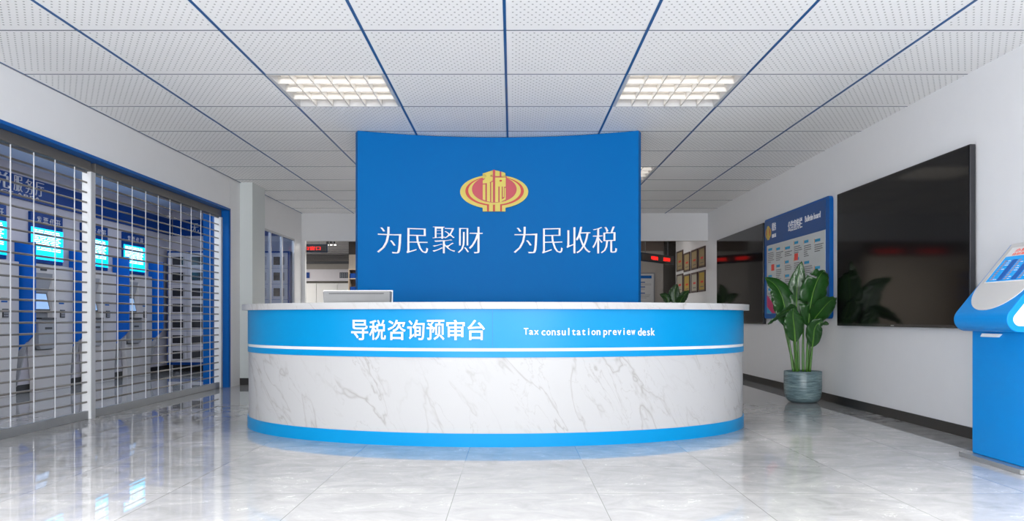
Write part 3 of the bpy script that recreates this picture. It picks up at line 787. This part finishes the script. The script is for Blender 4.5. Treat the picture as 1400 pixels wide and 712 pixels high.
# ================================================================ touch kiosk at the right edge
ki = thing('touch_kiosk', 'bright blue touch-screen kiosk on a steel base at the right edge of the room', 'kiosk', (0, 0, 0))
KY0, KY1 = 5.05, 5.66
MB().prism([(3.22, KY0-.03), (3.25, KY0-.07), (3.74, KY0-.07), (3.74, KY1+.05), (3.22, KY1+.05)], lambda a, c: (a, c, 0), lambda a, c: (a, c, .032)).build('base_plate', ALU, ki, bevel=.003)
bx('pedestal', BLUEK, ki, 3.283, 3.70, KY0+.018, KY1-.005, .032, .93, .010)
def headprof(off=0):
    cx, cz, r = 3.238, .983, .083-off
    top = (3.563, 1.516); sl = math.atan2(1.516-1.045, 3.563-3.172)
    p = []
    for i in range(13):
        a = R(270)-(R(270)-(sl+R(90)))*i/12; p.append((cx+r*math.cos(a), cz+r*math.sin(a)))
    nx, nz = math.cos(sl+R(90)), math.sin(sl+R(90))
    p += [(3.563+off*.3-nx*off*0, 1.516-off*1.1), (3.64-off*.3, 1.516-off*1.1), (3.735-off, 1.28), (3.735-off, .90+off)]
    return p
hp = headprof()
MB().prism(hp, lambda a, c: (a, KY0, c), lambda a, c: (a, KY1, c)).build('head', BLUEK, ki, bevel=.006)
sp_ = [(a, c) for a, c in headprof(.040)]
MB().prism(sp_, lambda a, c: (a, KY0-.003, c), lambda a, c: (a, KY0+.002, c)).build('side_panel', WHITE, ki, bevel=.001)
MB().prism(sp_, lambda a, c: (a, KY1-.002, c), lambda a, c: (a, KY1+.003, c)).build('side_panel', WHITE, ki, bevel=.001)
# slope frame: s up the slope, y across, d outwards
A = Vector((hp[12][0], 0, hp[12][1])); Bt = Vector((3.563, 0, 1.516)); SL = (Bt-A).length; sv = (Bt-A).normalized(); nv = Vector((-sv.z, 0, sv.x))
def kmap(s_, y, d): p = A+sv*s_+nv*d; return (p.x, y, p.z)
KM = (KY0+KY1)/2
U = [(SL-.002, KM-.283), (SL-.002, KM+.283)]
U = [(SL+.0, KM-.283)]+[(.245-.235*math.sin(R(180*i/24)), KM-.283*math.cos(R(180*i/24))) for i in range(25)]+[(SL, KM+.283)]
MB().prism(U, lambda s_, y: kmap(s_, y, -.004), lambda s_, y: kmap(s_, y, .005)).build('screen_surround', mat('surround_silver', (.62, .61, .60), .35, vary=.01), ki, bevel=.002)
MB().prism([(3.563, 1.512), (3.64, 1.512), (3.64, 1.519), (3.563, 1.519)], lambda a, c: (a, KM-.283, c), lambda a, c: (a, KM+.283, c)).build('top_cap', GREYL, ki, bevel=.001)
def kplate(name, m, s0, s1, y0, y1, d0, d1, parent=ki): return MB().prism([(s0, y0), (s1, y0), (s1, y1), (s0, y1)], lambda s_, y: kmap(s_, y, d0), lambda s_, y: kmap(s_, y, d1)).build(name, m, parent)
scr = kplate('screen_frame', WHITE, .252, .575, KM-.255, KM+.232, .004, .007)
kplate('screen', mat('kiosk_screen_cyan', (.0, .25, .62), .2, emit=.45, vary=0), .262, .49, KM-.25, KM+.222, .007, .0078, scr)
def kt(name, s_, box, m): return text_mesh(name, s_, box, lambda a, b, d: kmap(b, KM+.222-a, .0078+d), m, scr, depth=.0006, wx=.004, wy=.004)
kt('screen_title', '办税服务', (.06, .30, .525, .558), mat('screen_red_text', (.8, .05, .02), .4, emit=.2, vary=0))
kt('screen_title', '自助查询', (.06, .24, .498, .520), mat('screen_red_text', (.8, .05, .02), .4, vary=0))
rk = random.Random(5); q1 = MB(); q2 = MB(); q3 = MB()
def kb(mb, s0, s1, a0, a1): mb.prism([(s0, KM+.222-a0), (s1, KM+.222-a0), (s1, KM+.222-a1), (s0, KM+.222-a1)], lambda s_, y: kmap(s_, y, .0078), lambda s_, y: kmap(s_, y, .0086))
for c in range(3):
    a = .03+c*.155
    q1 = MB(); q2 = MB(); q3 = MB(); kb(q3, .268, .455, a+.085, a+.145)
    for r in range(10):
        s0 = .275+r*.0185
        kb(q1, s0, s0+.012, a, a+.030)
        if rk.random() < .7: kb(q2, s0+.002, s0+.007, a+.04, a+.06+.02*rk.random())
    q1.build('menu_tile', mat('menu_tile_mauve', (.30, .28, .42), .4, vary=0), scr); q2.build('menu_text', LETTER, scr); q3.build('menu_column', mat('menu_deep_blue', (.0, .10, .42), .4, emit=.15, vary=0), scr)
MB().prism([(.885, 5.50), (.885, 5.30), (.862, 5.335), (.862, 5.52)][::1], lambda a, c: (3.283, c, a), lambda a, c: (3.262, c, a)).build('ticket_slot', WHITE, ki)

# ================================================================ hanging LED signs, spots and the far hall
def led(label, x0, x1, y0, z0, z1, text, th=0, l=None, ztop=2.93, blocks=None):
    t = thing('led_sign', label, 'led sign', (x0, y0, z0), rz=th, group=None); L = l or (x1-x0); h = z1-z0
    bx('casing', NAVY, t, 0, L, 0, .06, 0, h, .004)
    bx('display_face', GREYD, t, .03, L-.03, -.004, 0, .025, h-.025)
    for s_, a, b in text:
        text_mesh('red_lettering', s_, (a, b, h*.28, h*.72), lambda p, q, d: (p, -.004-d, q), REDLED, t, depth=.004, wx=.012, wy=.006)
    for a in (.15*L, .85*L): MB().tube([(a, .03, h), (a, .03, ztop-z0-.002)], .006, 6).build('hanger_rod', GREYM, t)
    return t
led('red lettered LED window sign hanging beyond the header on the left', (448-HX)*15.6/F-1.12, (448-HX)*15.6/F, 15.6, 2.285, 2.452, [('服务02窗口', .42, .98)])
led('red lettered LED sign behind the backdrop, seen only as a reflection in the large television', -1.35, .25, 15.9, 2.25, 2.42, [('纳税服务', .08, .66), ('申报征收', .92, 1.5)])
xa, ya = 2.517, 15.40; xb, yb = 3.36, 16.45
led('navy LED sign with two red text blocks, slanting away on the right', xa, xb, ya, 2.105, 2.275, [('申报征收', .38, .66), ('发票代开', .88, 1.18)], th=math.atan2(yb-ya, xb-xa), l=math.hypot(xb-xa, yb-ya))
for k, p in enumerate((447.8, 452.8, 458)):
    c = px(p, 331.5, 18.0)
    t = thing('spotlight', ('leftmost', 'middle', 'rightmost')[k]+' of three small black ceiling spotlights beyond the header', 'spotlight', (c[0], 18.0, 0), group='three black ceiling spotlights')
    MB().tube([(0, 0, 2.665), (0, 0, 2.735)], .026, 16).build('spot_body', BLACK, t)
    MB().tube([(0, 0, 2.735), (0, 0, 2.928)], .006, 6).build('spot_stem', BLACK, t)
    MB().tube([(0, 0, 2.648), (0, 0, 2.665)], .024, 16).build('spot_lens', mat('spot_lens', (1, .97, .92), .4, emit=3, vary=0), t)
# tall white service cabinets at the end of the hall
YC = 24.0
for k, (a, b) in enumerate(((405, 432.5), (432.8, 461), (461.3, 487))):
    x0, x1 = (a-HX)*YC/F, (b-HX)*YC/F; zt = CZ+(HY-387)*YC/F
    t = thing('white_cabinet', 'tall plain white cabinet at the end of the hall, '+('leftmost of three', 'middle of three', 'rightmost of three')[k], 'cabinet', (x0, YC, 0), group='white cabinets at the end of the hall')
    bx('carcass', WHITE, t, 0, x1-x0, .02, .5, 0, zt, .004)
    bx('door', mat('cabinet_white', (.85, .85, .84), .4, vary=.0), t, .004, x1-x0-.004, 0, .02, .02, zt-.03, .003)
    MB().tube([(x1-x0-.05, -.02, 1.0), (x1-x0-.05, -.02, 1.2)], .008, 6).build('handle', ALU, t)
t = thing('counter_fascia', 'pale panel above the white cabinets carrying small dark blue signs', 'fascia', (0, YC, 0))
za, zb_ = CZ+(HY-384)*YC/F, CZ+(HY-368)*YC/F
bx('board', mat('fascia_pale', (.66, .64, .68), .4), t, (400-HX)*YC/F, (487-HX)*YC/F, .0, .06, za+.0, zb_)
for a, b, m in ((412, 423.2, BLUED), (464.5, 476.8, NAVY)):
    s_ = bx('small_sign', m, t, (a-HX)*YC/F, (b-HX)*YC/F, -.02, 0, CZ+(HY-380)*YC/F, CZ+(HY-372.3)*YC/F)
    if a > 450:
        for i in range(4): bx('sign_stripe', GREYL, s_, (466+i*2.7-HX)*YC/F, (466.7+i*2.7-HX)*YC/F, -.023, -.02, CZ+(HY-379.5)*YC/F, CZ+(HY-373)*YC/F)
struct('trim_7', mat('hall_end_beam', (.30, .28, .26), .6), (-9, -4.12, YC-.05, YC+.4, zb_, zb_+.16))
struct('trim_8', GREYD, (-9, -4.12, YC-.1, YC+.4, zb_+.16, zb_+.24))
fill_panel('wide added fill panel hidden in the hall behind the backdrop', -3.6, -.8, 16.6, 18.4, 2.91, EM2, None)  # glowing panel added behind the backdrop to lift the far hall
fill_panel('added unseen fill panel at the left side of the far hall', -8.6, -7.2, 19.5, 23.0, 2.91, EM2, None)  # added out of view to brighten the white cabinets
# wooden shelf with blue boxes, just left of the backdrop
t = thing('bookcase', 'narrow beige bookcase with dark blue boxes beside the left edge of the backdrop', 'bookcase', px(485.5, 435, 19.6)); WD = mat('beige_wood', (.42, .33, .24), .5)
t.location.z = 0
bx('side', WD, t, -.14, -.115, -.15, .25, 0, 2.2); bx('side', WD, t, .36, .385, -.15, .25, 0, 2.2); bx('back', mat('wood_back', (.20, .13, .09), .6), t, -.115, .36, .22, .25, 0, 2.2)
for z in (.05, .5, .95, 1.42, 1.62, 1.95, 2.18): bx('shelf', WD, t, -.115, .36, -.15, .22, z, z+.025)
for z, lab in ((1.975, 'upper'), (1.645, 'middle'), (1.445, 'lower')):
    bxo = bx('storage_box', BLUED, None, -.10, .20, -.12, .15, 0, .12, .004); bxo.location = (t.location.x, t.location.y, z+.0005)
    tag(bxo, 'dark blue box on the %s shelf of the narrow bookcase' % lab, 'box', 'boxes on the narrow bookcase')
# framed poster on the far right partition
c0, c1 = px(858, 413.5, 18.96), px(895.5, 372.5, 18.96)
t = thing('framed_poster', 'white framed notice with blue headings on the far wall right of the backdrop', 'poster', (c0[0], 18.97, 0)); Wd = c1[0]-c0[0]; z0, z1 = .9, c1[2]
bx('frame', GREYM, t, 0, Wd, 0, .025, z0, z1, .003)
bx('sheet', mat('poster_sheet', (.50, .51, .52), .4), t, .03, Wd-.03, -.003, 0, z0+.03, z1-.03)
b1 = MB(); b2 = MB(); rr = random.Random(2)
for i, z in enumerate((1.84, 1.73, 1.58, 1.35, 1.15)):
    b1.box(.16, .42, -.005, -.003, z, z+.022)
    for r in range(2 if i < 2 else 4): b2.box(.18, rr.uniform(.4, Wd-.08), -.005, -.003, z-.03-.026*r, z-.022-.026*r)
b1.build('blue_heading', BLUED, t); b2.build('printed_line', GREYM, t)
bx('poster_banner', BLUEF, t, .08, Wd-.08, -.005, -.003, z1-.14, z1-.07)
fill_panel('added unseen fill panel beyond the header on the right', 2.0, 3.2, 16.9, 17.4, 2.93, mat('dim_fill_glow', (1, .93, .88), .5, emit=3, vary=0), None)  # added above the header's lower edge, unseen, to brighten the far right walls
